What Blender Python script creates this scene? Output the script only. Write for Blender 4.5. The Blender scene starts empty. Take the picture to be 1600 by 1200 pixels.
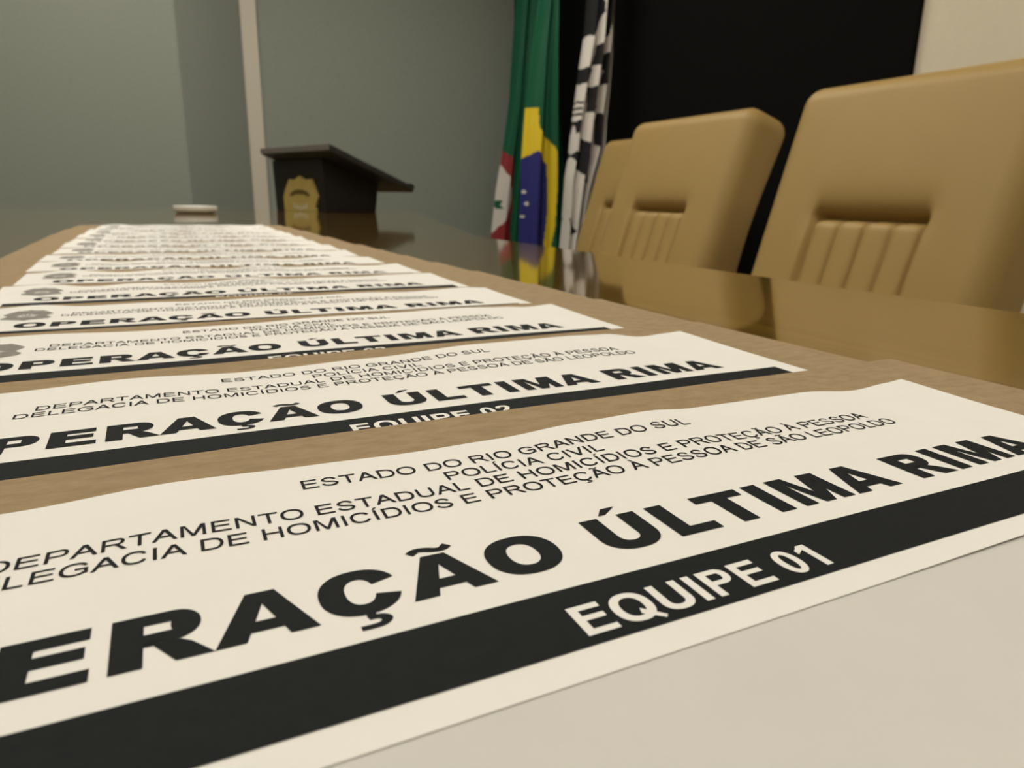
import bpy, bmesh, math, random
from mathutils import Vector, Matrix, noise

# ------------------------------------------------------------------ units
# h is the lens height above the papers (about 6 cm); most sizes below are given in h
H = 0.06
Z0 = 0.752                      # world height of the mean paper level, metres
C = bpy.context.scene.collection
sc = bpy.context.scene
R_ = math.radians

def W(x, y, z):                 # h units -> world metres
    return Vector((x * H, y * H, Z0 + z * H))

# ------------------------------------------------------------------ camera
cam_d = bpy.data.cameras.new('camera')
cam_d.sensor_width = 36.0
cam_d.sensor_fit = 'HORIZONTAL'
cam_d.lens = 1080.9255 / 1600 * 36
cam_d.clip_start = 0.005
cam_d.clip_end = 50
cam_d.dof.use_dof = True
cam_d.dof.focus_distance = 2.75 * H
cam_d.dof.aperture_fstop = 28
cam = bpy.data.objects.new('camera', cam_d)
C.objects.link(cam)
M3 = Matrix(((0.897688, -0.097402, 0.429732), (-0.440225, -0.240123, 0.865184), (0.018918, -0.965844, -0.258434)))
rot = Matrix((M3.col[0], -M3.col[1], -M3.col[2])).transposed()
cam.matrix_world = Matrix.Translation(W(0, 0, 1)) @ rot.to_4x4()
sc.camera = cam

# ------------------------------------------------------------------ world, view
w = bpy.data.worlds.new('world')
sc.world = w
w.use_nodes = True
w.node_tree.nodes['Background'].inputs[0].default_value = (0.9, 0.95, 1.0, 1)
w.node_tree.nodes['Background'].inputs[1].default_value = 0.05
sc.view_settings.view_transform = 'Standard'
sc.view_settings.look = 'None'
sc.view_settings.gamma = 1
sc.view_settings.exposure = 0.0
sc.view_settings.use_curve_mapping = False
LAMP = 8.0

# ------------------------------------------------------------------ materials
def srgb(r, g, b):
    f = lambda c: (c / 255 / 12.92) if c / 255 <= 0.04045 else ((c / 255 + 0.055) / 1.055) ** 2.4
    return (f(r), f(g), f(b), 1)

def mat(name, col, rough=0.6, bump=None, mottle=None, spec=0.5, coat=0.0, metal=0.0, stretch=(1, 1, 1), sheen=0.0):
    m = bpy.data.materials.new(name)
    m.use_nodes = True
    nt = m.node_tree
    b = nt.nodes['Principled BSDF']
    b.inputs['Base Color'].default_value = col
    b.inputs['Roughness'].default_value = rough
    b.inputs['Specular IOR Level'].default_value = spec
    b.inputs['Coat Weight'].default_value = coat
    b.inputs['Metallic'].default_value = metal
    b.inputs['Sheen Weight'].default_value = sheen
    tc = nt.nodes.new('ShaderNodeTexCoord')
    mp = nt.nodes.new('ShaderNodeMapping')
    mp.inputs['Scale'].default_value = stretch
    nt.links.new(tc.outputs['Object'], mp.inputs['Vector'])
    if mottle:                              # (scale, second colour, contrast, detail)
        n = nt.nodes.new('ShaderNodeTexNoise')
        n.inputs['Scale'].default_value = mottle[0]
        n.inputs['Detail'].default_value = mottle[3] if len(mottle) > 3 else 6
        n.inputs['Roughness'].default_value = 0.65
        nt.links.new(mp.outputs[0], n.inputs['Vector'])
        r = nt.nodes.new('ShaderNodeValToRGB')
        r.color_ramp.elements[0].position = 0.5 - mottle[2]
        r.color_ramp.elements[1].position = 0.5 + mottle[2]
        r.color_ramp.elements[0].color = mottle[1]
        r.color_ramp.elements[1].color = col
        nt.links.new(n.outputs['Fac'], r.inputs['Fac'])
        nt.links.new(r.outputs['Color'], b.inputs['Base Color'])
    if bump:                                # (scale, strength, distance)
        n = nt.nodes.new('ShaderNodeTexNoise')
        n.inputs['Scale'].default_value = bump[0]
        n.inputs['Detail'].default_value = 4
        nt.links.new(mp.outputs[0], n.inputs['Vector'])
        bp = nt.nodes.new('ShaderNodeBump')
        bp.inputs['Strength'].default_value = bump[1]
        bp.inputs['Distance'].default_value = bump[2]
        nt.links.new(n.outputs['Fac'], bp.inputs['Height'])
        nt.links.new(bp.outputs['Normal'], b.inputs['Normal'])
    return m

M = {}
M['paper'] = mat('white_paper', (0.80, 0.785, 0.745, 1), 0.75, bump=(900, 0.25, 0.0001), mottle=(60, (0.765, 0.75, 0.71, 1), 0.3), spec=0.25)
M['sheet'] = mat('plain_white_paper_shaded', (0.62, 0.605, 0.57, 1), 0.8, bump=(700, 0.3, 0.0001), mottle=(50, (0.585, 0.57, 0.54, 1), 0.3), spec=0.2)  # white paper; the camera holder's shadow is painted in as a greyer colour
M['ink'] = mat('black_toner', (0.0105, 0.0125, 0.0135, 1), 0.7, bump=(1500, 0.3, 0.00005), mottle=(350, (0.015, 0.0165, 0.017, 1), 0.25), spec=0.08)
M['logo'] = mat('grey_toner', (0.26, 0.24, 0.215, 1), 0.6, mottle=(500, (0.15, 0.138, 0.124, 1), 0.2), spec=0.3)
M['kraft'] = mat('kraft_paper', (0.355, 0.257, 0.145, 1), 0.8, bump=(500, 0.5, 0.00015), mottle=(130, (0.265, 0.188, 0.103, 1), 0.2, 12), spec=0.2, stretch=(1, 2.2, 1))
M['wall'] = mat('grey_paint', (0.305, 0.33, 0.289, 1), 0.85, bump=(220, 0.4, 0.001), mottle=(90, (0.25, 0.272, 0.235, 1), 0.3), spec=0.15)
M['wall_angle_lit'] = mat('grey_paint_angle_lit', (0.325, 0.35, 0.31, 1), 0.85, bump=(220, 0.4, 0.001), mottle=(90, (0.30, 0.322, 0.285, 1), 0.3), spec=0.15)  # copy of the wall grey, light on the angled bay painted into it
M['trim'] = mat('beige_trim_paint', (0.60, 0.55, 0.45, 1), 0.6, bump=(80, 0.2, 0.0006))
M['beige'] = mat('beige_paint', (0.74, 0.66, 0.51, 1), 0.85, bump=(180, 0.4, 0.001), mottle=(70, (0.69, 0.61, 0.47, 1), 0.3))
M['black_panel'] = mat('matt_black_panel', (0.004, 0.0037, 0.0034, 1), 0.95, bump=(150, 0.3, 0.0006), spec=0.1)
M['ceiling'] = mat('white_ceiling', (0.7, 0.69, 0.66, 1), 0.9, bump=(60, 0.3, 0.002))
M['floor'] = mat('dark_carpet', (0.05, 0.05, 0.052, 1), 0.95, bump=(300, 0.8, 0.003), mottle=(200, (0.03, 0.03, 0.032, 1), 0.3))
M['leather'] = mat('tan_leather', (0.355, 0.236, 0.078, 1), 0.5, bump=(420, 0.35, 0.0006), mottle=(9, (0.332, 0.22, 0.073, 1), 0.3), spec=0.35)
M['chrome'] = mat('brushed_steel', (0.5, 0.5, 0.5, 1), 0.3, bump=(50, 0.1, 0.0004), metal=1)
M['plastic'] = mat('black_plastic', (0.015, 0.015, 0.015, 1), 0.4, bump=(100, 0.1, 0.0004))
M['lectern'] = mat('black_laminate', (0.011, 0.0105, 0.0115, 1), 0.6, bump=(120, 0.2, 0.0004), mottle=(12, (0.014, 0.012, 0.011, 1), 0.3), spec=0.3)
M['lectern_top'] = mat('charcoal_laminate', (0.016, 0.016, 0.0165, 1), 0.5, bump=(120, 0.2, 0.0004), spec=0.5)
M['band'] = mat('lighter_grey_strip', (0.13, 0.125, 0.11, 1), 0.5, bump=(120, 0.2, 0.0004))
M['gold'] = mat('gold_badge_enamel', (0.50, 0.39, 0.115, 1), 0.5, bump=(60, 0.5, 0.002), mottle=(35, (0.40, 0.31, 0.09, 1), 0.25))
M['gold_dark'] = mat('dark_gold_lettering', (0.11, 0.075, 0.012, 1), 0.5, bump=(60, 0.3, 0.001))
M['silver'] = mat('pale_silver_leaf', (0.7, 0.68, 0.6, 1), 0.4, bump=(60, 0.3, 0.001))
M['dish'] = mat('white_glazed_ceramic', (0.62, 0.61, 0.55, 1), 0.35, bump=(20, 0.05, 0.0005))
M['f_green'] = mat('green_satin', (0.008, 0.095, 0.045, 1), 0.6, bump=(200, 0.2, 0.0005), spec=0.25)
M['f_yellow'] = mat('yellow_satin', (0.75, 0.55, 0.01, 1), 0.6, bump=(200, 0.2, 0.0005))
M['f_blue'] = mat('blue_satin', (0.025, 0.026, 0.16, 1), 0.6, bump=(200, 0.2, 0.0005), spec=0.25)
M['f_red'] = mat('red_satin', (0.26, 0.018, 0.022, 1), 0.6, bump=(200, 0.2, 0.0005))
M['f_white'] = mat('white_satin', (0.62, 0.58, 0.53, 1), 0.65, bump=(200, 0.2, 0.0005))
M['f_black'] = mat('black_satin', (0.008, 0.008, 0.009, 1), 0.7, bump=(200, 0.2, 0.0005), spec=0.3)

def wood_mat():
    m = bpy.data.materials.new('polished_honey_wood')
    m.use_nodes = True
    nt = m.node_tree
    b = nt.nodes['Principled BSDF']
    tc = nt.nodes.new('ShaderNodeTexCoord')
    mp = nt.nodes.new('ShaderNodeMapping')
    mp.inputs['Scale'].default_value = (55, 1.6, 55)
    nt.links.new(tc.outputs['Object'], mp.inputs['Vector'])
    n = nt.nodes.new('ShaderNodeTexNoise')
    n.inputs['Scale'].default_value = 4.0
    n.inputs['Detail'].default_value = 8
    n.inputs['Roughness'].default_value = 0.6
    nt.links.new(mp.outputs[0], n.inputs['Vector'])
    r = nt.nodes.new('ShaderNodeValToRGB')
    e = r.color_ramp.elements
    e[0].position, e[0].color = 0.40, (0.125, 0.066, 0.006, 1)
    e[1].position, e[1].color = 0.60, (0.22, 0.125, 0.013, 1)
    nt.links.new(n.outputs['Fac'], r.inputs['Fac'])
    nt.links.new(r.outputs['Color'], b.inputs['Base Color'])
    b.inputs['Roughness'].default_value = 0.16
    b.inputs['Specular IOR Level'].default_value = 0.5
    b.inputs['Coat Weight'].default_value = 1.0
    b.inputs['Coat Roughness'].default_value = 0.05
    bp = nt.nodes.new('ShaderNodeBump')
    bp.inputs['Strength'].default_value = 0.06
    bp.inputs['Distance'].default_value = 0.0003
    nt.links.new(n.outputs['Fac'], bp.inputs['Height'])
    nt.links.new(bp.outputs['Normal'], b.inputs['Normal'])
    return m
M['wood'] = wood_mat()

def glow_mat():
    m = bpy.data.materials.new('lit_diffuser')
    m.use_nodes = True
    b = m.node_tree.nodes['Principled BSDF']
    b.inputs['Base Color'].default_value = (0.9, 0.9, 0.88, 1)
    b.inputs['Emission Color'].default_value = (1.0, 0.945, 0.83, 1)
    b.inputs['Emission Strength'].default_value = LAMP
    return m
M['glow'] = glow_mat()

# ------------------------------------------------------------------ helpers
def link(name, me, m, parent=None, smooth=False):
    o = bpy.data.objects.new(name, me)
    C.objects.link(o)
    for x in (m if isinstance(m, (list, tuple)) else [m]):
        me.materials.append(x)
    if smooth:
        for p in me.polygons:
            p.use_smooth = True
    if parent:
        o.parent = parent
    return o

def mesh(name, vs, fs, mi=None):
    me = bpy.data.meshes.new(name)
    me.from_pydata([tuple(v) for v in vs], [], fs)
    if mi:
        me.polygons.foreach_set('material_index', mi)
    me.update()
    return me

def fix_normals(me):
    bm = bmesh.new(); bm.from_mesh(me)
    bmesh.ops.recalc_face_normals(bm, faces=bm.faces)
    bm.to_mesh(me); bm.free(); me.update()

def tag(o, label, cat, group=None):
    o['label'] = label; o['category'] = cat
    if group: o['group'] = group

def empty(name, loc, rz=0):
    o = bpy.data.objects.new(name, None)
    C.objects.link(o); o.location = loc; o.rotation_euler = (0, 0, rz)
    return o

def box_me(name, x0, x1, y0, y1, z0, z1, bev=0.0):
    bm = bmesh.new()
    vs = [bm.verts.new((x, y, z)) for x in (x0, x1) for y in (y0, y1) for z in (z0, z1)]
    for f in ((0, 1, 3, 2), (4, 6, 7, 5), (0, 4, 5, 1), (2, 3, 7, 6), (0, 2, 6, 4), (1, 5, 7, 3)):
        bm.faces.new([vs[i] for i in f])
    bmesh.ops.recalc_face_normals(bm, faces=bm.faces)
    if bev:
        bmesh.ops.bevel(bm, geom=list(bm.edges), offset=bev, segments=3, affect='EDGES', profile=0.5)
    me = bpy.data.meshes.new(name); bm.to_mesh(me); bm.free()
    return me

def prism_me(name, pts, z0, z1, bev=0.0, top=None):      # pts: counter-clockwise plan outline (metres)
    bm = bmesh.new()
    a = [bm.verts.new((x, y, z0)) for x, y in pts]
    b = [bm.verts.new((x, y, z1 if top is None else top[i])) for i, (x, y) in enumerate(pts)]
    n = len(pts)
    bm.faces.new(a[::-1]); bm.faces.new(b)
    for i in range(n):
        bm.faces.new((a[i], a[(i + 1) % n], b[(i + 1) % n], b[i]))
    bmesh.ops.recalc_face_normals(bm, faces=bm.faces)
    if bev:
        bmesh.ops.bevel(bm, geom=list(bm.edges), offset=bev, segments=2, affect='EDGES', profile=0.5)
    me = bpy.data.meshes.new(name); bm.to_mesh(me); bm.free()
    return me

def lathe_me(name, prof, n=48):
    vs, fs = [], []
    k = len(prof)
    for i in range(n):
        a = 2 * math.pi * i / n
        for r, z in prof:
            vs.append((r * math.cos(a), r * math.sin(a), z))
    for i in range(n):
        j = (i + 1) % n
        for q in range(k - 1):
            fs.append((i * k + q, j * k + q, j * k + q + 1, i * k + q + 1))
    me = mesh(name, vs, fs)
    bm = bmesh.new(); bm.from_mesh(me)
    bmesh.ops.remove_doubles(bm, verts=bm.verts, dist=1e-5)
    bmesh.ops.recalc_face_normals(bm, faces=bm.faces)
    bm.to_mesh(me); bm.free()
    return me

def structure(o):
    o['kind'] = 'structure'
    return o

# ------------------------------------------------------------------ room shell
FL = 0.0; CE = 2.75
XL, XR, YB, YF = -46 * H, 38.2 * H, -42 * H, 77.5 * H
structure(link('floor', box_me('floor', XL - .1, XR + .1, YB - .1, YF + .1, FL - .1, FL), M['floor']))
structure(link('ceiling', box_me('ceiling', XL - .1, XR + .1, YB - .1, YF + .1, CE, CE + .1), M['ceiling']))
structure(link('wall_right', box_me('wall_right', XR, XR + .1, YB, YF + .1, FL, CE), M['beige']))
structure(link('wall_left', box_me('wall_left', XL - .1, XL, YB, YF + .1, FL, CE), M['beige']))
structure(link('wall_front', box_me('wall_front', XL, XR, YB - .1, YB, FL, CE), M['beige']))
# back wall: straight bay to the right, angled bay, nearer bay to the left
structure(link('wall_back', box_me('wall_back', 9.2 * H, XR, YF, YF + .1, FL, CE), M['wall']))
xa = 0.0361 * 70 * H
structure(link('wall_back_angled', prism_me('wall_back_angled', [(xa, 70 * H), (8.6 * H, YF), (8.6 * H, YF + .1), (xa, YF + .1)], FL, CE), M['wall_angle_lit']))
structure(link('wall_back_left', box_me('wall_back_left', XL, xa, 70 * H, YF + .1, FL, CE), M['wall']))
structure(link('trim_1', box_me('trim_1', 0.1102 * YF - .002, 0.1290 * YF, YF - .02, YF + .03, FL, CE, 0.003), M['trim']))
# black panel over the right wall, up to the beige part
y_edge = XR / 1.3867
o = structure(link('wall_panel', box_me('wall_panel', XR - .022, XR, y_edge, YF, FL, CE, 0.002), M['black_panel']))

# ceiling lights
def ceiling_light(x, y, label):
    t = empty('ceiling_light', (x, y, CE))
    tag(t, label, 'light', 'ceiling light panels')
    fr = link('frame', box_me('frame', -.32, .32, -.62, .62, -.035, 0, 0.004), M['trim'], t)
    df = link('diffuser', box_me('diffuser', -.295, .295, -.595, .595, -.042, -.030), M['glow'], t)
for x, y, l in ((-1.0, -0.7, 'lit ceiling panel behind the camera on the left'), (1.3, -0.3, 'lit ceiling panel behind the camera on the right'),
                (-1.0, 1.5, 'lit ceiling panel over the left of the table'), (0.55, 1.5, 'lit ceiling panel over the right of the table'),
                (-0.3, 3.1, 'lit ceiling panel near the grey back wall'), (1.2, 2.9, 'lit ceiling panel in front of the flags')):
    ceiling_light(x, y, l)

# ------------------------------------------------------------------ table
TZ = -0.036                                  # table surface in h
tw = empty('conference_table', (0, 0, 0))
tag(tw, 'long polished honey-coloured wooden conference table under the kraft envelopes', 'table')
xr, xl, xw = 7.86 * H, -17 * H, 17.5 * H
ztop = Z0 + TZ * H
pts = [(xl, -10 * H), (xr, -10 * H), (xr, 18 * H), (xw, 54 * H), (xl, 54 * H)]
link('tabletop', prism_me('tabletop', pts, ztop - .045, ztop, 0.0015), M['wood'], tw)
for x, y in ((xl + .12, -8 * H), (xr - .22, -8 * H), (xl + .12, 48 * H), (xw - .25, 48 * H)):
    link('leg', box_me('leg', x, x + .09, y, y + .09, FL, ztop - .045, .004), M['wood'], tw)

# ------------------------------------------------------------------ lettering (own outlines, em = 1)
def ring_pts(cx, cy, rx, ry, a0, a1, n=20, p=2.25):
    out = []
    for i in range(n + 1):
        a = R_(a0 + (a1 - a0) * i / n)
        c, s = math.cos(a), math.sin(a)
        out.append((cx + rx * math.copysign(abs(c) ** (2 / p), c), cy + ry * math.copysign(abs(s) ** (2 / p), s)))
    return out

def band(o_, i_):                            # quads between two point rows
    return [[o_[k], o_[k + 1], i_[k + 1], i_[k]] for k in range(len(o_) - 1)]

def ring(cx, cy, rx, ry, S, T, a0=0, a1=360, n=28, p=2.25):
    return band(ring_pts(cx, cy, rx, ry, a0, a1, n, p), ring_pts(cx, cy, rx - S, ry - T, a0, a1, n, p))

def stroke(pts, S, T, n=8):                  # width S across vertical runs, T across horizontal runs
    P = [Vector(p) for p in pts]
    Q = []
    for i in range(len(P) - 1):
        a = P[max(i - 1, 0)]; b = P[i]; c = P[i + 1]; d = P[min(i + 2, len(P) - 1)]
        for k in range(n):
            t = k / n
            Q.append(0.5 * ((2 * b) + (c - a) * t + (2 * a - 5 * b + 4 * c - d) * t * t + (3 * b - a - 3 * c + d) * t ** 3))
    Q.append(P[-1])
    L, Rr = [], []
    for i, q in enumerate(Q):
        d = (Q[min(i + 1, len(Q) - 1)] - Q[max(i - 1, 0)]).normalized()
        nn = Vector((-d.y, d.x))
        hw = 0.5 * math.sqrt((S * nn.x) ** 2 + (T * nn.y) ** 2)
        L.append(tuple(q + nn * hw)); Rr.append(tuple(q - nn * hw))
    return band(L, Rr)

def rect(x0, y0, x1, y1): return [[(x0, y0), (x1, y0), (x1, y1), (x0, y1)]]

STY = {  # stem, bar, side bearing
    'reg': dict(S=.098, T=.090, b=.075), 'bold': dict(S=.150, T=.125, b=.070), 'black': dict(S=.222, T=.160, b=.073)}
ADV = {
    'reg': dict(A=.667, C=.722, D=.722, E=.667, G=.778, H=.722, I=.278, L=.556, M=.833, N=.722, O=.778, P=.667, Q=.778, R=.722, S=.667, T=.611, U=.722, V=.667),
    'bold': dict(A=.722, C=.722, D=.722, E=.667, G=.778, H=.722, I=.278, L=.611, M=.833, N=.722, O=.778, P=.667, Q=.778, R=.722, S=.667, T=.611, U=.722, V=.667),
    'black': dict(A=.778, C=.778, D=.778, E=.722, G=.833, H=.833, I=.389, L=.667, M=.944, N=.833, O=.833, P=.722, Q=.833, R=.778, S=.722, T=.722, U=.833, V=.778)}
ACC = {'Ç': ('C', 'ced'), 'Ã': ('A', 'til'), 'Á': ('A', 'acu'), 'À': ('A', 'gra'), 'Í': ('I', 'acu'), 'Ú': ('U', 'acu')}
CAP = .716

def glyph(ch, st):
    if ch == ' ':
        return [], {'reg': .278, 'bold': .278, 'black': .333}[st]
    S, T, b = STY[st]['S'], STY[st]['T'], STY[st]['b']
    base, acc = ACC.get(ch, (ch, None))
    if base.isdigit():
        w_ = .556
    else:
        w_ = ADV[st][base]
    g = []
    o = .012
    x0, x1 = b, w_ - b
    blk = st == 'black'
    if base in 'EL':
        x1 = w_ - .045
        g += rect(x0, 0, x0 + S, CAP) + rect(x0 + S, 0, x1, T)
        if base == 'E':
            g += rect(x0 + S, CAP - T, x1 - .02, CAP) + rect(x0 + S, .31 if blk else .335, x1 - .045, (.31 if blk else .335) + T * .95)
    elif base == 'H':
        g += rect(x0, 0, x0 + S, CAP) + rect(x1 - S, 0, x1, CAP) + rect(x0 + S, .33, x1 - S, .33 + T)
    elif base == 'I':
        g += rect(w_ / 2 - S / 2, 0, w_ / 2 + S / 2, CAP)
    elif base == 'T':
        g += rect(w_ / 2 - S / 2, 0, w_ / 2 + S / 2, CAP - T) + rect(.022, CAP - T, w_ - .022, CAP)
    elif base in 'AV':
        foot = S * (1.02 if blk else 1.08)
        a = (.118 if blk else S * .62)
        c = w_ / 2
        e = 0.0
        yi = CAP - (.194 if blk else T * 1.6)
        f = lambda x, y: (x, y if base == 'A' else CAP - y)
        g.append([f(e, 0), f(e + foot, 0), f(c, yi), f(c, CAP), f(c - a, CAP)])
        g.append([f(w_ - e, 0), f(c + a, CAP), f(c, CAP), f(c, yi), f(w_ - e - foot, 0)])
        if base == 'A':
            y0, y1 = (.118, .268) if blk else (.215, .215 + T)
            xi = lambda y: foot + (c - foot) * y / yi - .01
            g.append([(xi(y0), y0), (w_ - xi(y0), y0), (w_ - xi(y1), y1), (xi(y1), y1)])
    elif base in 'PR':
        y1 = (.258 if blk else .290) if base == 'P' else (.285 if blk else .315)
        xr_ = w_ - .045 if base == 'P' else w_ - .075
        ry = (CAP - y1) / 2
        rx = ry * .95
        g += rect(x0, 0, x0 + S, CAP)
        g += rect(x0 + S, CAP - T * .97, xr_ - rx, CAP) + rect(x0 + S, y1, xr_ - rx, y1 + T * .92)
        g += ring(xr_ - rx, y1 + ry, rx, ry, S * .98, T * .94, -90, 90, 16, 2.1)
        if base == 'R':
            if blk:
                g.append([(w_, 0), (w_ - .150, .215), (w_ - .235, .284), (x0 + S, .284), (x0 + S, .265), (x0 + S + .07, .262), (w_ - .265, 0)])
                g.append([(x0 + S, y1 + .001), (w_ - .35, y1 + .001), (w_ - .36, y1 + .06), (x0 + S, y1 + .06)])
            else:
                g.append([(w_ - .005, 0), (w_ - .18, .26), (w_ - .27, y1 + T * .5), (w_ - .37, y1 + T * .5), (w_ - .27, .24), (w_ - .005 - S * 1.25, 0)])
    elif base in 'OQ':
        rx = (w_ - .045 * 2) / 2
        g += ring(w_ / 2, CAP / 2, rx, CAP / 2 + o, S * (1.0 if blk else 1.02), T * 1.0, 0, 360, 44)
        if base == 'Q':
            g.append([(w_ * .54, .16), (w_ * .60, .16 + T), (w_ - .01, -.02), (w_ - .065, -.085)])
    elif base in 'CG':
        rx = (w_ - .045 - .035) / 2
        cx = .045 + rx
        a0, a1 = (28, 332) if base == 'C' else (28, 322)
        if blk: a0, a1 = 20, 340
        g += ring(cx, CAP / 2, rx, CAP / 2 + o, S * 1.0, T, a0, a1, 36)
        if base == 'G':
            xe = w_ - .06
            g += rect(w_ * .52, .30, xe, .30 + T) + rect(xe - S, .09, xe, .30)
    elif base == 'D':
        rx = CAP / 2 * .86
        xc = w_ - .045 - rx
        g += rect(x0, 0, x0 + S, CAP) + rect(x0 + S, 0, xc, T) + rect(x0 + S, CAP - T, xc, CAP)
        g += ring(xc, CAP / 2, rx, CAP / 2, S, T, -90, 90, 22, 2.2)
    elif base == 'U':
        rx = (x1 - x0) / 2
        ry = rx * .9
        g += rect(x0, ry - o, x0 + S, CAP) + rect(x1 - S, ry - o, x1, CAP)
        g += ring(w_ / 2, ry - o, rx, ry, S, T * 1.05, 180, 360, 24, 2.3)
    elif base == 'N':
        d = 1.05 * S
        yy = CAP * (1 - (x1 - S - x0 - d) / (x1 - x0 - d))
        g.append([(x0, 0), (x0 + S, 0), (x0 + S, CAP - yy), (x0, CAP)])
        g.append([(x1 - S, yy), (x1, 0), (x1, CAP), (x1 - S, CAP)])
        g.append([(x0, CAP), (x0 + S, CAP - yy), (x1 - d, 0), (x1, 0), (x1 - S, yy), (x0 + d, CAP)])
    elif base == 'M':
        s = S * (.86 if blk else .97)
        c = w_ / 2
        k = s * (.42 if blk else .5)
        e = s * (1.42 if blk else 1.35)
        yi = CAP - (.16 if blk else .10)
        yc = .27 if blk else .14
        g.append([(x0, 0), (x0 + s, 0), (x0 + s, yi), (x0, CAP)])
        g.append([(x1 - s, 0), (x1, 0), (x1, CAP), (x1 - s, yi)])
        g.append([(x0, CAP), (x0 + s, yi), (c - k, 0), (c, 0), (c, yc), (x0 + e, CAP)])
        g.append([(x1, CAP), (x1 - e, CAP), (c, yc), (c, 0), (c + k, 0), (x1 - s, yi)])
    elif base == 'S':
        l, r = .05 + S / 2, w_ - .05 - S / 2
        m_ = w_ / 2
        g += stroke([(l, .21), (l + .06, .10), (m_, T / 2 - o), (r - .06, .08), (r, .20), (r - .09, .31), (m_, .36), (l + .10, .42), (l + .03, .52), (l + .09, .62), (m_, CAP - T / 2 + o), (r - .10, .63), (r - .02, .52)], S, T, 5)
    elif base == '0':
        g += ring(.278, .355, .236, .368, S * .97, T * .95, 0, 360, 40, 2.15)
    elif base == '1':
        g += rect(.278 - .02, 0, .278 + S - .02, CAP)
        g.append([(.085, .475), (.278 - .02, .575), (.278 - .02, CAP), (.225, CAP), (.165, .645), (.085, .60)])
    elif base == '2':
        l, r = .04 + S / 2, .51 - S / 2
        g += stroke([(l, .50), (l + .04, .61), (.27, CAP - T / 2), (r - .03, .62), (r, .50), (r - .07, .37), (.22, .22), (.09, .05)], S, T, 5)
        g += rect(.035, 0, .515, T)
    elif base == '3':
        l, r = .04 + S / 2, .515 - S / 2
        g += stroke([(l, .55), (.14, .64), (.27, CAP - T / 2), (r - .05, .63), (r - .03, .53), (r - .08, .43), (.24, .385)], S, T, 5)
        g += stroke([(.24, .385), (r - .06, .37), (r, .21), (r - .06, .09), (.27, T / 2), (.13, .09), (l, .19)], S, T, 5)
    elif base == '4':
        g += rect(.32, 0, .32 + S * .95, CAP) + rect(.02, .16, .53, .16 + T)
        g.append([(.02, .16), (.02, .28), (.32, CAP), (.40, CAP), (.36, .60), (.13, .27)])
    elif base == '5':
        l, r = .045 + S / 2, .515 - S / 2
        g += rect(.12, CAP - T, .48, CAP)
        g.append([(.06, .34), (.12, CAP), (.12 + S * .9, CAP), (.06 + S, .36)])
        g += stroke([(.09, .36), (.27, .455), (r - .04, .38), (r, .23), (r - .06, .10), (.27, T / 2), (.12, .10), (l, .19)], S, T, 5)
    elif base in '69':
        f = (lambda q: [[(.556 - x, CAP - y) for x, y in p] for p in q]) if base == '9' else (lambda q: q)
        g += f(ring(.285, .235, .235, .247, S, T * .95, 0, 360, 30, 2.1))
        g += f(stroke([(.05 + S / 2, .24), (.06 + S / 2, .42), (.14 + S / 2, .60), (.31, CAP - T / 2), (.42, .62), (.46, .54)], S, T, 5))
    elif base == '7':
        g += rect(.045, CAP - T, .51, CAP)
        g += stroke([(.46, CAP - T * .6), (.32, .45), (.23, .22), (.20, 0)], S, T, 5)
    elif base == '8':
        g += ring(.278, .53, .205, .196, S * .95, T * .9, 0, 360, 28, 2.1) + ring(.278, .205, .236, .217, S * .95, T * .9, 0, 360, 28, 2.1)
    c = w_ / 2
    k = S / .095
    if acc == 'acu':
        h_ = .14
        q = .05 + S * .35
        g.append([(c - q * .55, CAP + .045), (c + q * .15, CAP + .045), (c + q * 1.7, CAP + .045 + h_), (c + q * .3, CAP + .045 + h_)])
    elif acc == 'gra':
        q = .05 + S * .35
        g.append([(c + q * .55, CAP + .045), (c - q * .15, CAP + .045), (c - q * 1.7, CAP + .185), (c - q * .3, CAP + .185)])
    elif acc == 'til':
        ww = .15 if not blk else .20
        y = CAP + (.10 if not blk else .105)
        g += stroke([(c - ww, y - .025), (c - ww * .6, y + .03), (c - ww * .2, y + .02), (c + ww * .25, y - .018), (c + ww * .65, y - .02), (c + ww, y + .035)], S * .55, T * .8 if not blk else .075, 4)
    elif acc == 'ced':
        ty = .055 if not blk else .06
        tw_ = .06 if not blk else .12
        g += rect(c - .03, -.07, c + .035 * k ** .4, .01)
        g += stroke([(c - .02, -.065), (c + .07, -.075), (c + .115, -.13), (c + .05, -.19), (c - .11, -.195)], tw_ * .8, ty, 4)
    return g, w_

def text_polys(s, st, x0=None, x1=None, xc=None, em=1.0, y=0.0, yscale=1.0):
    """polygons for a line; either stretched from x0 to x1 or centred on xc"""
    polys, pen = [], 0.0
    for ch in s:
        g, a = glyph(ch, st)
        polys += [[(px + pen, py) for px, py in p] for p in g]
        pen += a
    if x0 is not None:
        lo = min(p[0] for q in polys for p in q); hi = max(p[0] for q in polys for p in q)
        k = (x1 - x0) / (hi - lo)
        off = x0 - lo * k
    else:
        k = em; off = xc - pen * k / 2
    kv = (em if em != 1.0 else k) * yscale
    return [[(px * k + off, py * kv + y) for px, py in q] for q in polys]

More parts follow.
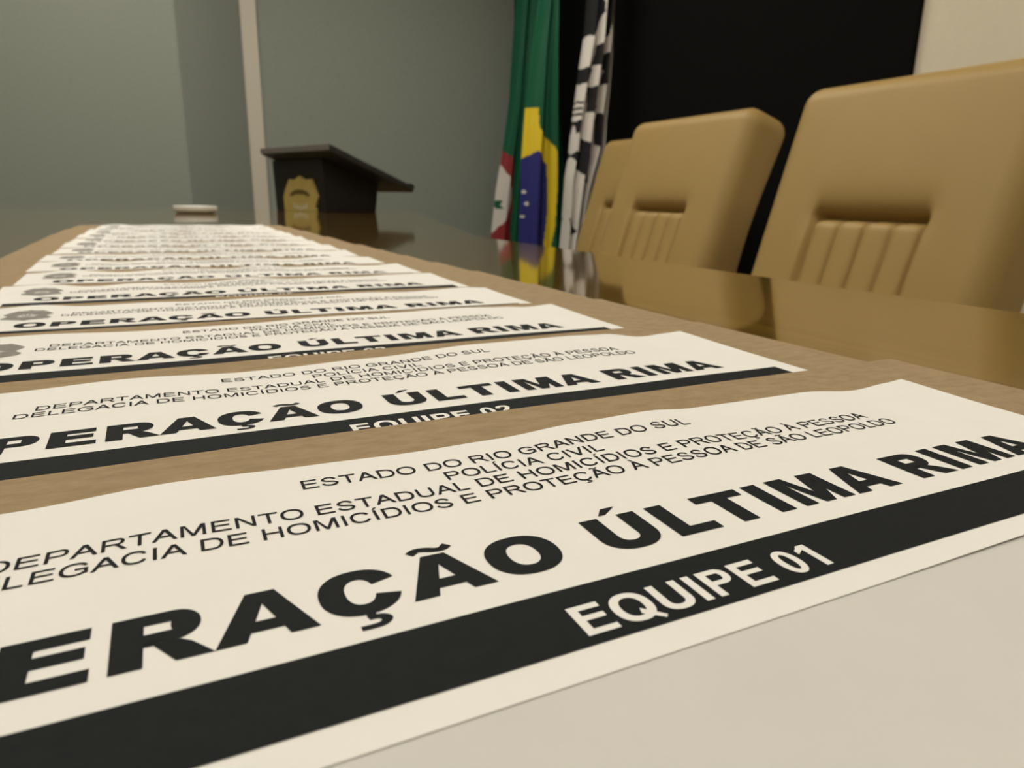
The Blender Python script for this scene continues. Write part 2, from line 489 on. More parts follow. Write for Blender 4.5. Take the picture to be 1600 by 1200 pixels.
# ------------------------------------------------------------------ the printed strip ("u" right, "v" up, in h)
LW, LH = 4.86, 1.405
UT0, UT1 = 0.36, 4.398          # title from O to A
UC = 2.46                       # centre of the print
badge_outline = [(-.16, .93), (-.115, .895), (-.05, .93), (0, 1.0), (.05, .93), (.115, .895), (.16, .93), (.175, .93), (.30, .60), (.345, .43), (.30, .26), (.26, .10), (.29, -.03),
                 (.34, -.18), (.31, -.38), (.18, -.50), (.06, -.62), (0, -.70), (-.06, -.62), (-.18, -.50), (-.31, -.38), (-.34, -.18), (-.29, -.03), (-.26, .10), (-.30, .26), (-.345, .43), (-.30, .60), (-.175, .93)]

def fan(pts, cx, cy):
    n = len(pts)
    return [[(cx, cy), pts[i], pts[(i + 1) % n]] for i in range(n)]

def print_polys():
    """(material index, height step, polygons) of everything but the team number"""
    out = []
    ink = []
    ink += text_polys('OPERAÇÃO ÚLTIMA RIMA', 'black', UT0, UT1, em=.2855, y=.430)
    lines = ['DELEGACIA DE HOMICÍDIOS E PROTEÇÃO À PESSOA DE SÃO LEOPOLDO', 'DEPARTAMENTO ESTADUAL DE HOMICÍDIOS E PROTEÇÃO À PESSOA', 'POLÍCIA CIVIL', 'ESTADO DO RIO GRANDE DO SUL']
    spans = [(.640, 4.076), (.714, 4.003), (2.006, 2.642), (1.537, 3.139)]
    for i, l in enumerate(lines):
        ink += text_polys(l, 'reg', spans[i][0], spans[i][1], em=.0955, y=.903 + i * .101)
    out.append((1, 1, ink))
    out.append((1, 1, [[(.14, .095), (LW - .14, .095), (LW - .14, .325), (.14, .325)]]))
    bx, by, s = .395, .965, .29
    B = [(bx + x * .53, by + (y - .15) * .262) for x, y in badge_outline]
    out.append((2, 1, fan(B, bx, by)))
    wh = []
    for k in range(-3, 4):
        a = R_(90 + k * 24)
        cx_, cy_ = bx + .04 * math.cos(a), by - .04 + .03 * math.sin(a)
        ex, ey = bx + .10 * math.cos(a), by - .04 + .085 * math.sin(a)
        nx, ny = -math.sin(a) * .010, math.cos(a) * .010
        wh.append([(cx_ - nx, cy_ - ny), (cx_ + nx, cy_ + ny), (ex, ey)])
    wh += [[(bx - .07, by - .075), (bx + .07, by - .075), (bx + .06, by - .06), (bx - .06, by - .06)]]
    out.append((3, 2, wh))
    return out

def cut_grid(polys_list, nu, nv):
    """flat print geometry cut along the paper's grid lines so that it can follow the waves"""
    bm = bmesh.new()
    for mi, st_, polys in polys_list:
        for q in polys:
            try:
                f = bm.faces.new([bm.verts.new((x, y, st_)) for x, y in q])
                f.material_index = mi
            except ValueError:
                pass
    bmesh.ops.triangulate(bm, faces=[f for f in bm.faces if len(f.verts) > 4])
    for i in range(1, nu):
        x = LW * i / nu
        gm = list(bm.verts) + list(bm.edges) + list(bm.faces)
        bmesh.ops.bisect_plane(bm, geom=gm, plane_co=(x, 0, 0), plane_no=(1, 0, 0), dist=1e-6)
    for j in range(1, nv):
        y = LH * j / nv
        gm = list(bm.verts) + list(bm.edges) + list(bm.faces)
        bmesh.ops.bisect_plane(bm, geom=gm, plane_co=(0, y, 0), plane_no=(0, 1, 0), dist=1e-6)
    bm.verts.index_update()
    vs = [tuple(v.co) for v in bm.verts]
    fs = []
    for f in bm.faces:
        ids = [v.index for v in f.verts]
        if f.normal.z < 0: ids.reverse()
        fs.append((ids, f.material_index))
    bm.free()
    return vs, fs

NU, NV = 96, 29
BASE = cut_grid(print_polys(), NU, NV)

def lerp_prof(prof, x):
    if x <= prof[0][0]: return prof[0][1]
    for (a, p), (b, q) in zip(prof, prof[1:]):
        if x <= b:
            t = (x - a) / (b - a); t = t * t * (3 - 2 * t)
            return p + (q - p) * t
    return prof[-1][1]

# envelopes: (right edge x of label, y of title baseline, rotation of label, label right-to-kraft margin)
NENV = 16
ybase = [1.505, 3.205, 4.79, 6.20, 7.80, 9.25, 10.62, 12.05, 13.5, 15.0, 16.5, 18.0, 19.5, 21.0, 22.5, 24.0]
lright = [3.84, 3.54, 3.30, 3.21, 3.15, 3.13, 3.03, 2.97, 2.98, 2.93, 2.92, 2.90, 2.92, 2.88, 2.95, 2.95]
lrot = [0.0, 0.014, 0.028, 0.012, 0.030, 0.022, 0.004, 0.006, 0.0, 0.004, -0.006, 0.004, 0.0, 0.003, 0.0, 0.002]
kright = [4.31, 4.06, 4.02, 3.97, 3.93, 3.86, 3.80, 3.74, 3.72, 3.62, 3.66, 3.58, 3.62, 3.56, 3.60, 3.58]
krot = [.026, .045, .030, .022, .020, .014, -.004, .006, 0, .006, -.006, .004, -.003, .003, 0, .002]
TH = .0105                      # envelope thickness in h
PITCH = 1.5
KL, KW = 4.25, 6.32             # envelope length and width in h
random.seed(7)
profs = [
    [(0, .03), (.7, .02), (1.15, .042), (1.6, .03), (1.95, .024), (2.3, .03), (2.7, .05), (3.05, .06), (3.3, .044), (3.7, .042), (4.0, .042), (4.4, .012), (4.7, .030), (4.86, .040)],
    [(0, .02), (.5, .005), (1.1, .026), (1.75, .002), (2.4, .018), (3.15, .058), (3.8, .060), (4.15, .050), (4.5, .010), (4.75, .022), (4.86, .028)],
    [(0, .02), (.6, .03), (1.3, .01), (2.0, .015), (2.6, .03), (3.2, .028), (3.9, .042), (4.3, .030), (4.6, .016), (4.86, .030)]]
for i in range(3, NENV):
    p, x = [(0, random.uniform(0, .03))], 0
    while x < 4.3:
        x += random.uniform(.35, .75)
        p.append((x, random.uniform(.012, .045) if len(p) % 2 else random.uniform(0, .014)))
    p.append((4.86, random.uniform(.01, .035)))
    profs.append(p)

def env_base(i, w_):            # height of envelope i (top side) at distance w_ behind its far edge
    return TZ + TH * (1 + max(0.0, min((KL - w_) / PITCH, NENV - 1 - i)))

def env_top_y(i):
    return ybase[i] - .435 + LH + (.475, .415)[i] if i < 2 else ybase[i] - .435 + LH + (.295 if i < 5 else .33)

def env_z(i, x, y):
    w_ = env_top_y(i) - y
    z = env_base(i, max(w_, 0))
    z += .010 * math.exp(-max(w_, 0) / .45) * math.exp(-((x - 1.15) / 1.1) ** 2)      # the far edge arches in the middle
    # gentle puckers of the glued kraft near its far edge
    z += .007 * math.exp(-max(w_, 0) / .35) * (0.5 + 0.5 * noise.noise(Vector((x * 1.3, i * 3.1, 0)))) * (1 if i < 99 else 0)
    return z

def label_wave(i, u, v):
    t = max(0.0, (LH - v))
    z = max(0, lerp_prof(profs[i], u) - (.010 if i == 0 else .004)) * math.exp(-(t / .52) ** 1.5)
    z += .004 * (1 + noise.noise(Vector((u * 1.1, v * 1.4, i * 5.3)))) * max(0, min(1, v / .35))
    if i == 0:                  # free lower edge of the front strip lifts a little
        z += (.0025 + .005 * max(0, math.sin(u * 1.9 + 1.1)) ** 2) * math.exp(-v / .06)
    return z

def make_label(i, parent):
    team = cut_grid([(3, 3, text_polys('EQUIPE %02d' % (i + 1), 'bold', 1.985, 2.775, em=.1625, y=.126))], NU, NV)
    ca, sa = math.cos(lrot[i]), math.sin(lrot[i])
    ox, oy = lright[i], ybase[i] - .435
    ws = (1.053, 1, .968, .953)[i] if i < 4 else .955
    def place(u, v, dz):
        du = (u - LW) * ws
        x = ox + du * ca - v * sa
        if i == 0 and u > 4.2: x -= .10 * ((u - 4.2) / .66) ** 2 * min(1, v / .5)      # curled right corner
        y = oy + du * sa + v * ca
        z = env_z(i, x, y) + .003 + label_wave(i, u, v) + dz
        return tuple(W(x, y, z))
    vs, fs, mi = [], [], []
    for j in range(NV + 1):
        for k in range(NU + 1):
            vs.append(place(LW * k / NU, LH * j / NV, 0))
    idx = lambda k, j: j * (NU + 1) + k
    for j in range(NV):
        for k in range(NU):
            fs.append((idx(k, j), idx(k + 1, j), idx(k + 1, j + 1), idx(k, j + 1))); mi.append(0)
    # sheet edge thickness
    loop = [idx(k, 0) for k in range(NU + 1)] + [idx(NU, j) for j in range(1, NV + 1)] + [idx(k, NV) for k in range(NU - 1, -1, -1)] + [idx(0, j) for j in range(NV - 1, 0, -1)]
    n0 = len(vs); nl = len(loop)
    for q in loop: vs.append(vs[q])
    for q in loop:
        x, y, z = vs[q]; vs.append((x, y, z - .0025 * H))
    for a in range(nl):
        b_ = (a + 1) % nl
        fs.append((n0 + a, n0 + nl + a, n0 + nl + b_, n0 + b_)); mi.append(0)
    for bv, bf in (BASE, team):
        n0 = len(vs)
        for u, v, st_ in bv:
            vs.append(place(u, v, (.0018, .0018, .0030, .0036)[int(round(st_))]))
        for ids, m_ in bf:
            fs.append(tuple(n0 + q for q in ids)); mi.append(m_)
    me = mesh('printed_label', vs, fs, mi)
    return link('printed_label', me, [M['paper'], M['ink'], M['logo'], M['paper']], parent, smooth=True)

def make_envelope(i, label):
    ny, nx = 60, 48
    ca, sa = math.cos(krot[i]), math.sin(krot[i])
    cx, cy = kright[i], env_top_y(i)          # far right corner is the pivot
    pos = []
    for j in range(ny + 1):
        for k in range(nx + 1):
            du = -KW * (1 if i < 3 else .935) * (1 - k / nx); dv = -KL * (1 - j / ny)
            x = cx + du * ca - dv * sa; y = cy + du * sa + dv * ca
            w_ = -dv
            z = env_base(i, w_) + (env_z(i, x, y) - env_base(i, max(env_top_y(i) - y, 0)))
            pos.append((x, y, z))
    N = len(pos)
    vs = [tuple(W(*p)) for p in pos] + [tuple(W(p[0], p[1], p[2] - TH * .55)) for p in pos]
    idx = lambda k, j: j * (nx + 1) + k
    fs = []
    for j in range(ny):
        for k in range(nx):
            q = (idx(k, j), idx(k + 1, j), idx(k + 1, j + 1), idx(k, j + 1))
            fs.append(q); fs.append(tuple(N + a for a in reversed(q)))
    loop = [idx(k, 0) for k in range(nx + 1)] + [idx(nx, j) for j in range(1, ny + 1)] + [idx(k, ny) for k in range(nx - 1, -1, -1)] + [idx(0, j) for j in range(ny - 1, 0, -1)]
    for a in range(len(loop)):
        b_ = (a + 1) % len(loop)
        fs.append((loop[a], N + loop[a], N + loop[b_], loop[b_]))
    o = link('kraft_envelope', mesh('kraft_envelope', vs, fs), M['kraft'])
    tag(o, label, 'envelope', 'kraft envelopes shingled along the table')
    make_label(i, o)
    return o

ordn = ['', '', 'third', 'fourth', 'fifth', 'sixth', 'seventh', 'eighth', 'ninth', 'tenth', 'eleventh', 'twelfth', 'thirteenth', 'fourteenth', 'fifteenth']
for i in range(NENV):
    if i == 0: l = 'brown kraft envelope nearest the camera with white strip reading EQUIPE 01'
    elif i == 1: l = 'brown kraft envelope second from the front with strip reading EQUIPE 02'
    elif i == NENV - 1: l = 'farthest brown kraft envelope at the lectern end of the row'
    else: l = 'brown kraft envelope with white printed strip, %s from the front of the row' % ordn[i]
    make_envelope(i, l)

# plain sheet lying under the front strip
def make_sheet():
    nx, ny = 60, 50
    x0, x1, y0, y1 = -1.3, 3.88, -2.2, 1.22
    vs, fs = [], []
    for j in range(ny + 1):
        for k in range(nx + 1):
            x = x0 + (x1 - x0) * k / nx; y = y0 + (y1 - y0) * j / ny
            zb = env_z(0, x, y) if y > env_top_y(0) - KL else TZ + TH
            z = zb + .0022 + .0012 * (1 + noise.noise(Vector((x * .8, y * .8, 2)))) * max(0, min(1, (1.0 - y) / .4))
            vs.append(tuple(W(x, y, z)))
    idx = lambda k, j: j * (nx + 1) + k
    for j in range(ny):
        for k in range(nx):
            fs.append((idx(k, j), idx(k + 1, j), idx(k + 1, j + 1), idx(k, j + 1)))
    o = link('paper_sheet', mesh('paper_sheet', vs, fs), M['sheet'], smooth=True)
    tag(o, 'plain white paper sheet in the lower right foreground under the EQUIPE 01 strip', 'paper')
make_sheet()

# ------------------------------------------------------------------ chairs
def backrest_me():
    hw, zb, zt, T = 5.0, -5.6, 5.62, 3.0
    r = .85
    hh = (zt - zb) / 2; zc = (zt + zb) / 2
    q = (T / 2 - r, hw - r, hh - r)
    def rb(p):
        c = Vector((max(-q[0], min(q[0], p.x)), max(-q[1], min(q[1], p.y)), max(-q[2], min(q[2], p.z))))
        d = p - c
        return c + (d.normalized() * r if d.length > 1e-9 else d)
    zs = .22
    def sm(a, b, x):
        t = max(0, min(1, (x - a) / (b - a))); return t * t * (3 - 2 * t)
    def recess(y, z):            # into the chair is positive
        d = 0.0
        ay = abs(y)
        mask = 1 - sm(2.10, 2.45, ay)
        wide = 1 - sm(2.0, 3.0, ay)
        if z >= zs:
            d += .75 * math.exp(-((z - zs) / .19) ** 1.1) * mask + .14 * math.exp(-((z - zs) / .8) ** 2) * wide
        else:
            t = zs - z
            panel = .14 + .66 * math.exp(-(t / .17) ** 1.4)
            g = ((y + 2.24) / 1.12) % 1.0
            g = min(g, 1 - g) * 1.12            # distance to nearest seam
            ch = .17 * math.exp(-(g / .07) ** 1.2) + .07 * (1 - min(g / .56, 1)) ** 2
            edge = .14 * math.exp(-((ay - 2.24) / .12) ** 2)
            fade = 1 - sm(3.8, 4.8, t)
            d += .14 * wide * (1 - mask) * math.exp(-(t / .8) ** 2)
            d += (panel * mask + ch * mask + edge * .6) * fade
        return d
    bm = bmesh.new()
    def grid(nu, nv, f):
        vv = [[bm.verts.new(f(i / nu, j / nv)) for i in range(nu + 1)] for j in range(nv + 1)]
        for j in range(nv):
            for i in range(nu):
                bm.faces.new((vv[j][i], vv[j][i + 1], vv[j + 1][i + 1], vv[j + 1][i]))
    NY, NZ, NX = 190, 210, 10
    def front(a, b):
        y = -hw + 2 * hw * a; z = -hh + 2 * hh * b
        p = rb(Vector((-T / 2, y, z)))
        p.x += recess(y, z + zc)
        p.x -= .16 * (1 - (y / hw) ** 2) * (1 - abs(z / hh) ** 3)     # soft crown
        return p
    def back(a, b):
        y = hw - 2 * hw * a; z = -hh + 2 * hh * b
        p = rb(Vector((T / 2, y, z)))
        p.x -= .55 * math.sin(math.pi * b) ** 2 * (1 - .5 * (y / hw) ** 2) if b < 1 else 0
        return p
    grid(NY, NZ, front)
    grid(NY, NZ, back)
    side = lambda s: (lambda a, b: rb(Vector((-T / 2 + T * a, s * hw, -hh + 2 * hh * b))) - Vector(((.55 * math.sin(math.pi * b) ** 2 * .5) * sm(.3, 1, a) if b < 1 else 0, 0, 0)))
    grid(NX, NZ, side(1)); grid(NX, NZ, side(-1))
    cap = lambda s: (lambda a, b: rb(Vector((-T / 2 + T * b, -hw + 2 * hw * a, s * hh))))
    grid(NY, NX, cap(1)); grid(NY, NX, cap(-1))
    bmesh.ops.remove_doubles(bm, verts=bm.verts, dist=.012)
    bmesh.ops.recalc_face_normals(bm, faces=bm.faces)
    for v in bm.verts:
        z = v.co.z + zc
        k = 1 + .003 * z                     # a touch wider at the top
        v.co = Vector((v.co.x, v.co.y * k, z)) * H
    me = bpy.data.meshes.new('backrest'); bm.to_mesh(me); bm.free()
    return me

LEAN = R_(16.8)
def make_chair():
    root = empty('executive_chair', (0, 0, 0))
    b = link('backrest', backrest_me(), M['leather'], root, smooth=True)
    b.location = (0, 0, Z0); b.rotation_euler = (0, LEAN, 0)
    s = link('seat', box_me('seat', -7.6 * H, .6 * H, -4.4 * H, 4.4 * H, -.055, .055, .035), M['leather'], root, smooth=True)
    s.location = (-.03, 0, .43)
    link('pedestal', lathe_me('pedestal', [(0, .08), (.035, .08), (.035, .22), (.024, .23), (.024, .38), (0, .38)], 24), M['chrome'], root).location = (-.2, 0, 0)
    for k in range(5):
        a = 2 * math.pi * k / 5 + .3
        l = link('leg', prism_me('leg', [(0, -.026), (.30, -.016), (.30, .016), (0, .026)], .055, .09, .004), M['chrome'], root)
        l.location = (-.2, 0, 0); l.rotation_euler = (0, 0, a)
        cst = link('caster', lathe_me('caster', [(0, -.014), (.024, -.014), (.026, 0), (.024, .014), (0, .014)], 20), M['plastic'], l)
        cst.location = (.285, 0, .027); cst.rotation_euler = (math.pi / 2, 0, 0)
    return root

def copy_tree(o, parent=None):
    c = o.copy(); C.objects.link(c); c.parent = parent
    for ch in list(o.children): copy_tree(ch, c)
    return c
chair = make_chair()
# (x of front face at table level, y centre, turn, label)
for i, (x, y, rz, l) in enumerate(((24.2, 17.45, 0, 'tan leather executive chair nearest the camera, cut by the right frame edge'),
                                   (26.2, 32.2, 0, 'tan leather executive chair in the middle of the row of three'),
                                   (32.0, 44.2, 0, 'tan leather executive chair farthest away, beside the black and white flag'))):
    o = chair if i == 0 else copy_tree(chair)
    o.location = (x * H, y * H, 0); o.rotation_euler = (0, 0, rz)
    tag(o, l, 'chair', 'tan chairs along the right side of the table')

# ------------------------------------------------------------------ lectern with badge
def make_lectern():
    t = empty('lectern', W(9.3, 45.45, TZ))
    tag(t, 'small black tabletop lectern with sloping top and gold badge at the table end', 'lectern')
    dw = Vector((-.355, .9348)); dd = Vector((.9348, .355))
    org = Vector((9.3, 45.45))
    def loc(a, b, z):            # a along depth, b along width, z in h above table
        p = dd * a + dw * b
        return Vector((p.x * H, p.y * H, z * H))
    zt = lambda a: 3.50 - (a + .75) * .362        # underside of the sloping board
    Wb, Db = 6.2, 3.8
    c = [(0, 0), (Db, 0), (Db, Wb), (0, Wb)]
    bm = bmesh.new()
    lo = [bm.verts.new(loc(a, b, 0)) for a, b in c]
    hi = [bm.verts.new(loc(a - .12 if a == 0 else a + .25, b, zt(a))) for a, b in c]
    bm.faces.new(lo[::-1]); bm.faces.new(hi)
    for i in range(4): bm.faces.new((lo[i], lo[(i + 1) % 4], hi[(i + 1) % 4], hi[i]))
    bmesh.ops.recalc_face_normals(bm, faces=bm.faces)
    bmesh.ops.bevel(bm, geom=list(bm.edges), offset=.002, segments=2, affect='EDGES')
    me = bpy.data.meshes.new('body'); bm.to_mesh(me); bm.free()
    link('body', me, M['lectern'], t)
    bm = bmesh.new()
    k = [(-.95, -2.15), (5.3, -2.15), (5.3, 6.05), (-.95, 6.05)]
    lo = [bm.verts.new(loc(a, b, zt(a) + .0)) for a, b in k]
    hi = [bm.verts.new(loc(a, b, zt(a) + .38)) for a, b in k]
    bm.faces.new(lo[::-1]); bm.faces.new(hi)
    for i in range(4): bm.faces.new((lo[i], lo[(i + 1) % 4], hi[(i + 1) % 4], hi[i]))
    bmesh.ops.recalc_face_normals(bm, faces=bm.faces)
    bmesh.ops.bevel(bm, geom=list(bm.edges), offset=.003, segments=2, affect='EDGES')
    me = bpy.data.meshes.new('reading_board'); bm.to_mesh(me); bm.free()
    bd = link('reading_board', me, M['lectern_top'], t)
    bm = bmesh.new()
    q = [(-1.0, -2.1), (-.94, -2.1), (-.94, 6.0), (-1.0, 6.0)]  # thin lighter grey strip along the board's front edge
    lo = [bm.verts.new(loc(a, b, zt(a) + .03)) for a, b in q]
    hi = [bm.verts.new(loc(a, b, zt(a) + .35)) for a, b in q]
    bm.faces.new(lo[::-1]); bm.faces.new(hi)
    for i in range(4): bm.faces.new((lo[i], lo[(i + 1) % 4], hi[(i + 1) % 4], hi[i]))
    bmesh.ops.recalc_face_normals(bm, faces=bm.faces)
    me = bpy.data.meshes.new('front_edge_strip'); bm.to_mesh(me); bm.free()
    eb = link('front_edge_strip', me, M['band'], bd)
    eb['label'] = 'lighter grey strip along the front edge'
    # low lip that stops the pages
    bm = bmesh.new()
    k = [(5.05, -2.15), (5.35, -2.15), (5.35, 6.05), (5.05, 6.05)]
    lo = [bm.verts.new(loc(a, b, zt(a) + .25)) for a, b in k]
    hi = [bm.verts.new(loc(a, b, zt(a) + .48)) for a, b in k]
    bm.faces.new(lo[::-1]); bm.faces.new(hi)
    for i in range(4): bm.faces.new((lo[i], lo[(i + 1) % 4], hi[(i + 1) % 4], hi[i]))
    bmesh.ops.recalc_face_normals(bm, faces=bm.faces)
    me = bpy.data.meshes.new('page_stop'); bm.to_mesh(me); bm.free()
    link('page_stop', me, M['lectern_top'], t)
    # badge on the front face; s along width, z up, p out of the face
    def fp(s, z, p): return loc(-p - .035 * z, s, z)
    s0 = 2.75
    px_pts = [(441, 329), (441, 308), (445, 297), (453, 281.5), (462, 282.5), (470, 277), (479, 282.5), (489, 281.5), (493, 294), (497, 307), (492, 323), (493, 329)]
    pts = [(s0 - (a_ - 469) * .074, max(.01, (329 - b_) * .0425)) for a_, b_ in px_pts][::-1]
    def plate(poly, p0, p1, m, name, parent):
        bm = bmesh.new()
        a = [bm.verts.new(fp(s, z, p0)) for s, z in poly]; b = [bm.verts.new(fp(s, z, p1)) for s, z in poly]
        n = len(poly)
        bm.faces.new(a[::-1]); bm.faces.new(b)
        for i in range(n): bm.faces.new((a[i], a[(i + 1) % n], b[(i + 1) % n], b[i]))
        bmesh.ops.recalc_face_normals(bm, faces=bm.faces)
        me = bpy.data.meshes.new(name); bm.to_mesh(me); bm.free()
        return me
    bo = link('badge', plate(pts, -.02, .16, None, 'badge', None), M['gold'], t)
    bo['label'] = 'gold police badge emblem with crested top'
    arc = [(s0 + 1.2 * math.cos(R_(a)), .95 + .42 * math.sin(R_(a))) for a in range(0, 181, 10)] + [(s0 + .85 * math.cos(R_(a)), .95 + .12 * math.sin(R_(a))) for a in range(180, -1, -10)]
    link('badge_lettering', plate(arc, .14, .18, None, 'badge_lettering', None), M['gold_dark'], bo)
    vs, fs = [], []
    for k2 in range(-2, 3):
        x_, y_ = s0 - k2 * .33, .10 + .05 * abs(k2)
        for s_, z_ in ((x_ - .10, y_), (x_ + .10, y_), (x_ - k2 * .12, y_ + .42)):
            vs.append(fp(s_, z_, .185))
        n = len(vs); fs.append((n - 3, n - 2, n - 1))
    me = mesh('silver_wreath', vs, fs)
    link('silver_wreath', me, M['silver'], bo)
    return t
make_lectern()

# ------------------------------------------------------------------ small white dish
d = link('saucer', lathe_me('saucer', [(0, .0), (.86, .0), (.90, .04), (.93, .08), (1.02, .11), (1.05, .16), (1.05, .34), (1.02, .38), (.96, .38), (.92, .34), (.88, .28), (.5, .26), (0, .26)], 56), M['dish'], smooth=True)
for v in d.data.vertices: v.co *= H
d.location = W(1.56, 40.5, TZ)
tag(d, 'small round white dish standing on the table beyond the envelopes', 'dish')

# ------------------------------------------------------------------ flags on poles
def ip(tab, x):
    if x <= tab[0][0]:
        (a, p), (b, q) = tab[0], tab[1]
    else:
        for (a, p), (b, q) in zip(tab, tab[1:]):
            if x <= b: break
    return p + (q - p) * (x - a) / (b - a)
LAT = [(740, .4245), (770, .4560), (820, .5100), (870, .5660), (920, .6225), (960, .6690), (1000, .716)]     # chart column -> X / Y
HGT = [(-120, .378), (0, .2812), (80, .2122), (160, .1413), (240, .0680), (320, -.0083), (380, -.0685), (470, -.158)]

def make_flag(name, label, yy, left, right, colour, mats, nfold, seed, depth=1.1):
    """draped flag: left/right are (chart row, chart column) outlines of the hanging cloth"""
    top, bot = -110, 455
    nr, nc = 300, 220
    vs, fs, mi = [], [], []
    rnd = random.Random(seed)
    ph = rnd.uniform(0, 6)
    for r in range(nr + 1):
        py = top + (bot - top) * r / nr
        z = ip(HGT, py) * yy + 1
        xl_, xr_ = ip(left, py), ip(right, py)
        for c in range(nc):
            a = 2 * math.pi * c / nc
            u = .5 - .5 * math.cos(a)
            px = xl_ + (xr_ - xl_) * u
            x = ip(LAT, px) * yy
            fold = math.sin(u * nfold * 2 * math.pi + ph + .5 * math.sin(py * .011 + seed)) * .30 + .12 * math.sin(u * nfold * 4.6 * math.pi + py * .006)
            y = yy - math.sin(a) * depth + (fold if math.sin(a) > 0 else -fold) * min(1, abs(math.sin(a)) * 2.5)
            vs.append(tuple(W(x, y, z)))
    for r in range(nr):
        py = top + (bot - top) * (r + .5) / nr
        xl_, xr_ = ip(left, py), ip(right, py)
        for c in range(nc):
            a = 2 * math.pi * (c + .5) / nc
            u = .5 - .5 * math.cos(a)
            d_ = (c + 1) % nc
            fs.append((r * nc + c, (r + 1) * nc + c, (r + 1) * nc + d_, r * nc + d_))
            mi.append(colour(u, xl_ + (xr_ - xl_) * u, py))
    me = mesh('cloth', vs, fs, mi)
    fix_normals(me)
    xm = ip(LAT, (ip(left, 380) + ip(right, 380)) / 2) * yy
    xt = ip(LAT, (ip(left, -100) + ip(right, -100)) / 2) * yy
    t = empty(name, (xm * H, yy * H, 0))
    tag(t, label, 'flag', 'flags on stands in the corner behind the chairs')
    cl = link('cloth', me, mats, t, smooth=True)
    cl.matrix_parent_inverse = Matrix.Translation(-t.location)
    # pole leans with the hanging cloth
    zt_ = Z0 + (ip(HGT, -118) * yy + 1) * H
    p0 = Vector((0, 0, .02)); p1 = Vector(((xt - xm) * H, 0, min(zt_, 2.6)))
    dirv = (p1 - p0)
    pole = link('pole', lathe_me('pole', [(0, 0), (.013, 0), (.013, dirv.length), (0, dirv.length)], 20), M['chrome'], t, smooth=False)
    pole.location = p0; pole.rotation_euler = dirv.to_track_quat('Z', 'Y').to_euler()
    link('finial', lathe_me('finial', [(0, 0), (.018, .004), (.022, .02), (.012, .045), (0, .07)], 20), M['gold'], t, smooth=True).location = p1
    link('base', lathe_me('base', [(0, 0), (.15, 0), (.15, .02), (.05, .035), (.02, .06), (0, .06)], 36), M['plastic'], t)
    return t

def poly_in(pt, poly):
    x, y = pt; ins = False; n = len(poly)
    for i in range(n):
        x1, y1 = poly[i]; x2, y2 = poly[(i + 1) % n]
        if (y1 > y) != (y2 > y) and x < (x2 - x1) * (y - y1) / (y2 - y1) + x1: ins = not ins
    return ins

def state_flag(u, px, py):       # green, red with a white oval
    if poly_in((px, py), [(779, 255), (784, 262), (790, 278), (794, 296), (794, 312), (790, 330), (782, 348), (771, 362), (760, 368), (760, 255)]):
        if poly_in((px, py), [(773, 316), (777, 313), (783, 315), (780, 321), (783, 326), (776, 328), (773, 323)]): return 3
        return 2
    if poly_in((px, py), [(750, 300), (784, 236), (790, 243), (797, 254), (799, 280), (798, 320), (796, 345), (795, 380), (795, 420), (750, 420)]): return 1
    return 0
make_flag('state_flag', 'green flag with red band and white oval, leftmost of the three flags', 70,
          [(-120, 806), (0, 803), (80, 799), (160, 795), (240, 785), (300, 776), (370, 769), (455, 762)],
          [(-120, 842), (0, 838), (80, 834), (160, 828), (240, 822), (300, 822), (370, 822), (455, 824)],
          state_flag, [M['f_green'], M['f_red'], M['f_white'], M['f_green']], 2.6, 1)

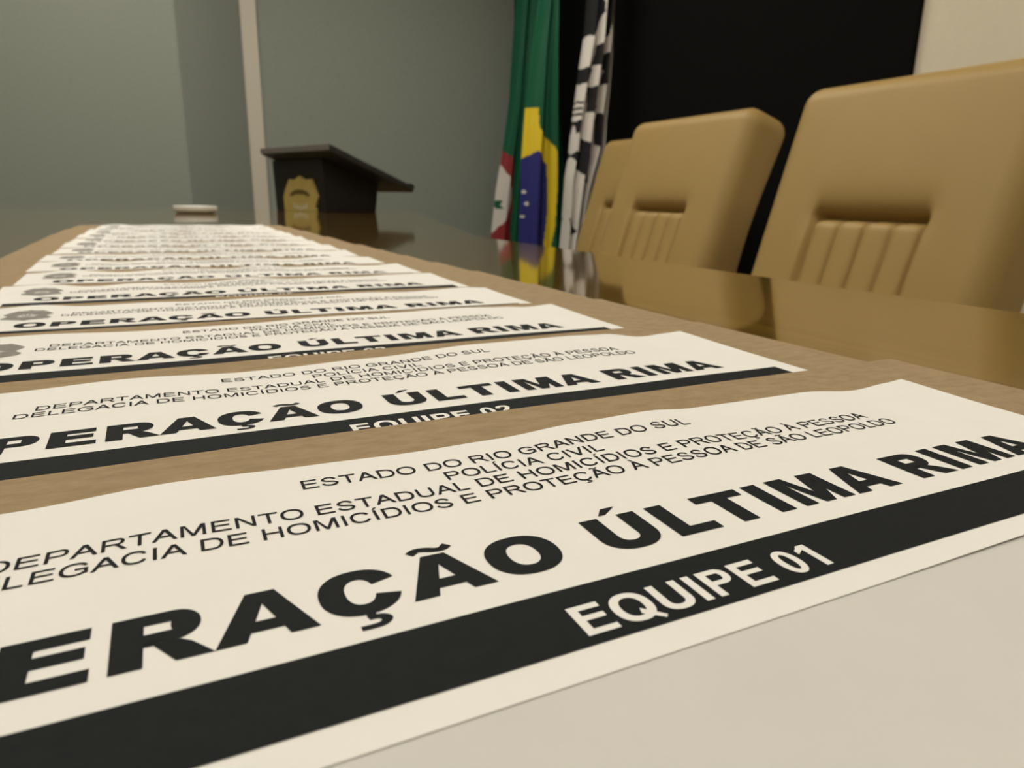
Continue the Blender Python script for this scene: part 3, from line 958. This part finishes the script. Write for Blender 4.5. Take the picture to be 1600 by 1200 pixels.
def brazil(u, px, py):
    blue = [(832, 236), (838, 243), (848, 257), (849, 280), (850.5, 310), (850, 340), (847, 380), (845, 420), (810, 420), (808, 252), (816, 248), (824, 242)]
    yel = [(819, 168), (832, 169), (833, 200), (840, 210), (852, 220), (858, 228), (860, 236), (862, 300), (861, 350), (858, 380), (856, 470), (808, 470), (808, 168)]
    for cx, cy in ((818.3, 300), (820.6, 318.5), (817, 338)):
        if (px - cx) ** 2 + ((py - cy) * .8) ** 2 < 4.2: return 3
    if poly_in((px, py), blue): return 2
    if poly_in((px, py), yel): return 1
    return 0
make_flag('national_flag', 'draped Brazilian flag, green with yellow lozenge and blue disc', 62,
          [(-120, 842), (0, 836), (80, 826), (160, 820), (250, 815.5), (380, 814), (455, 814)],
          [(-120, 862), (0, 863), (80, 868), (160, 874), (250, 882), (380, 889), (455, 892)],
          brazil, [M['f_green'], M['f_yellow'], M['f_blue'], M['f_white']], 2.2, 3, 1.2)

BLK = [[(905, -120), (926, -120), (928, 5), (926, 12), (922, 35), (915, 44), (908, 40)],
       [(935, -120), (943, -120), (942, 10), (939, 28), (938, 42), (929, 47), (930, 30), (933, 15)],
       [(921, 60), (928, 54), (926.5, 90), (915, 93), (919, 76)],
       [(933, 72), (940, 68), (941, 119), (929, 124), (934, 100), (930, 88)],
       [(904, 98), (915, 92), (917, 98), (913, 119), (903, 123)],
       [(912, 127), (922, 126), (921, 154), (926, 158), (918, 170), (910, 168), (911, 150)],
       [(927, 168), (941, 174), (941, 200), (938, 232), (925, 220), (924, 195), (922, 182)],
       [(905, 212), (919, 222), (919, 250), (915, 283), (908, 274), (900, 262), (893, 240), (897, 232), (904, 233)],
       [(890, 340), (894, 343), (898, 360), (895, 368), (891, 362)],
       [(900, 150), (905, 153), (904, 156), (900, 154)], [(899, 160), (904, 163), (903, 166), (899, 164)], [(898, 170), (903, 172), (902, 175), (898, 174)],
       [(897, 184), (904, 180), (902, 200), (897, 204)]]
def civil(u, px, py):
    for q in BLK:
        if poly_in((px, py), q): return 1
    return 0
make_flag('corporate_flag', 'draped black and white patterned flag, rightmost of the three flags', 54,
          [(-120, 916), (0, 914), (45, 912), (95, 906), (130, 903), (200, 896), (240, 894), (275, 890), (350, 889), (395, 887), (455, 886)],
          [(-120, 952), (0, 951), (75, 952), (130, 950), (180, 947), (225, 947), (290, 930), (350, 918), (395, 910), (455, 908)],
          civil, [M['f_white'], M['f_black']], 3.0, 5, .9)
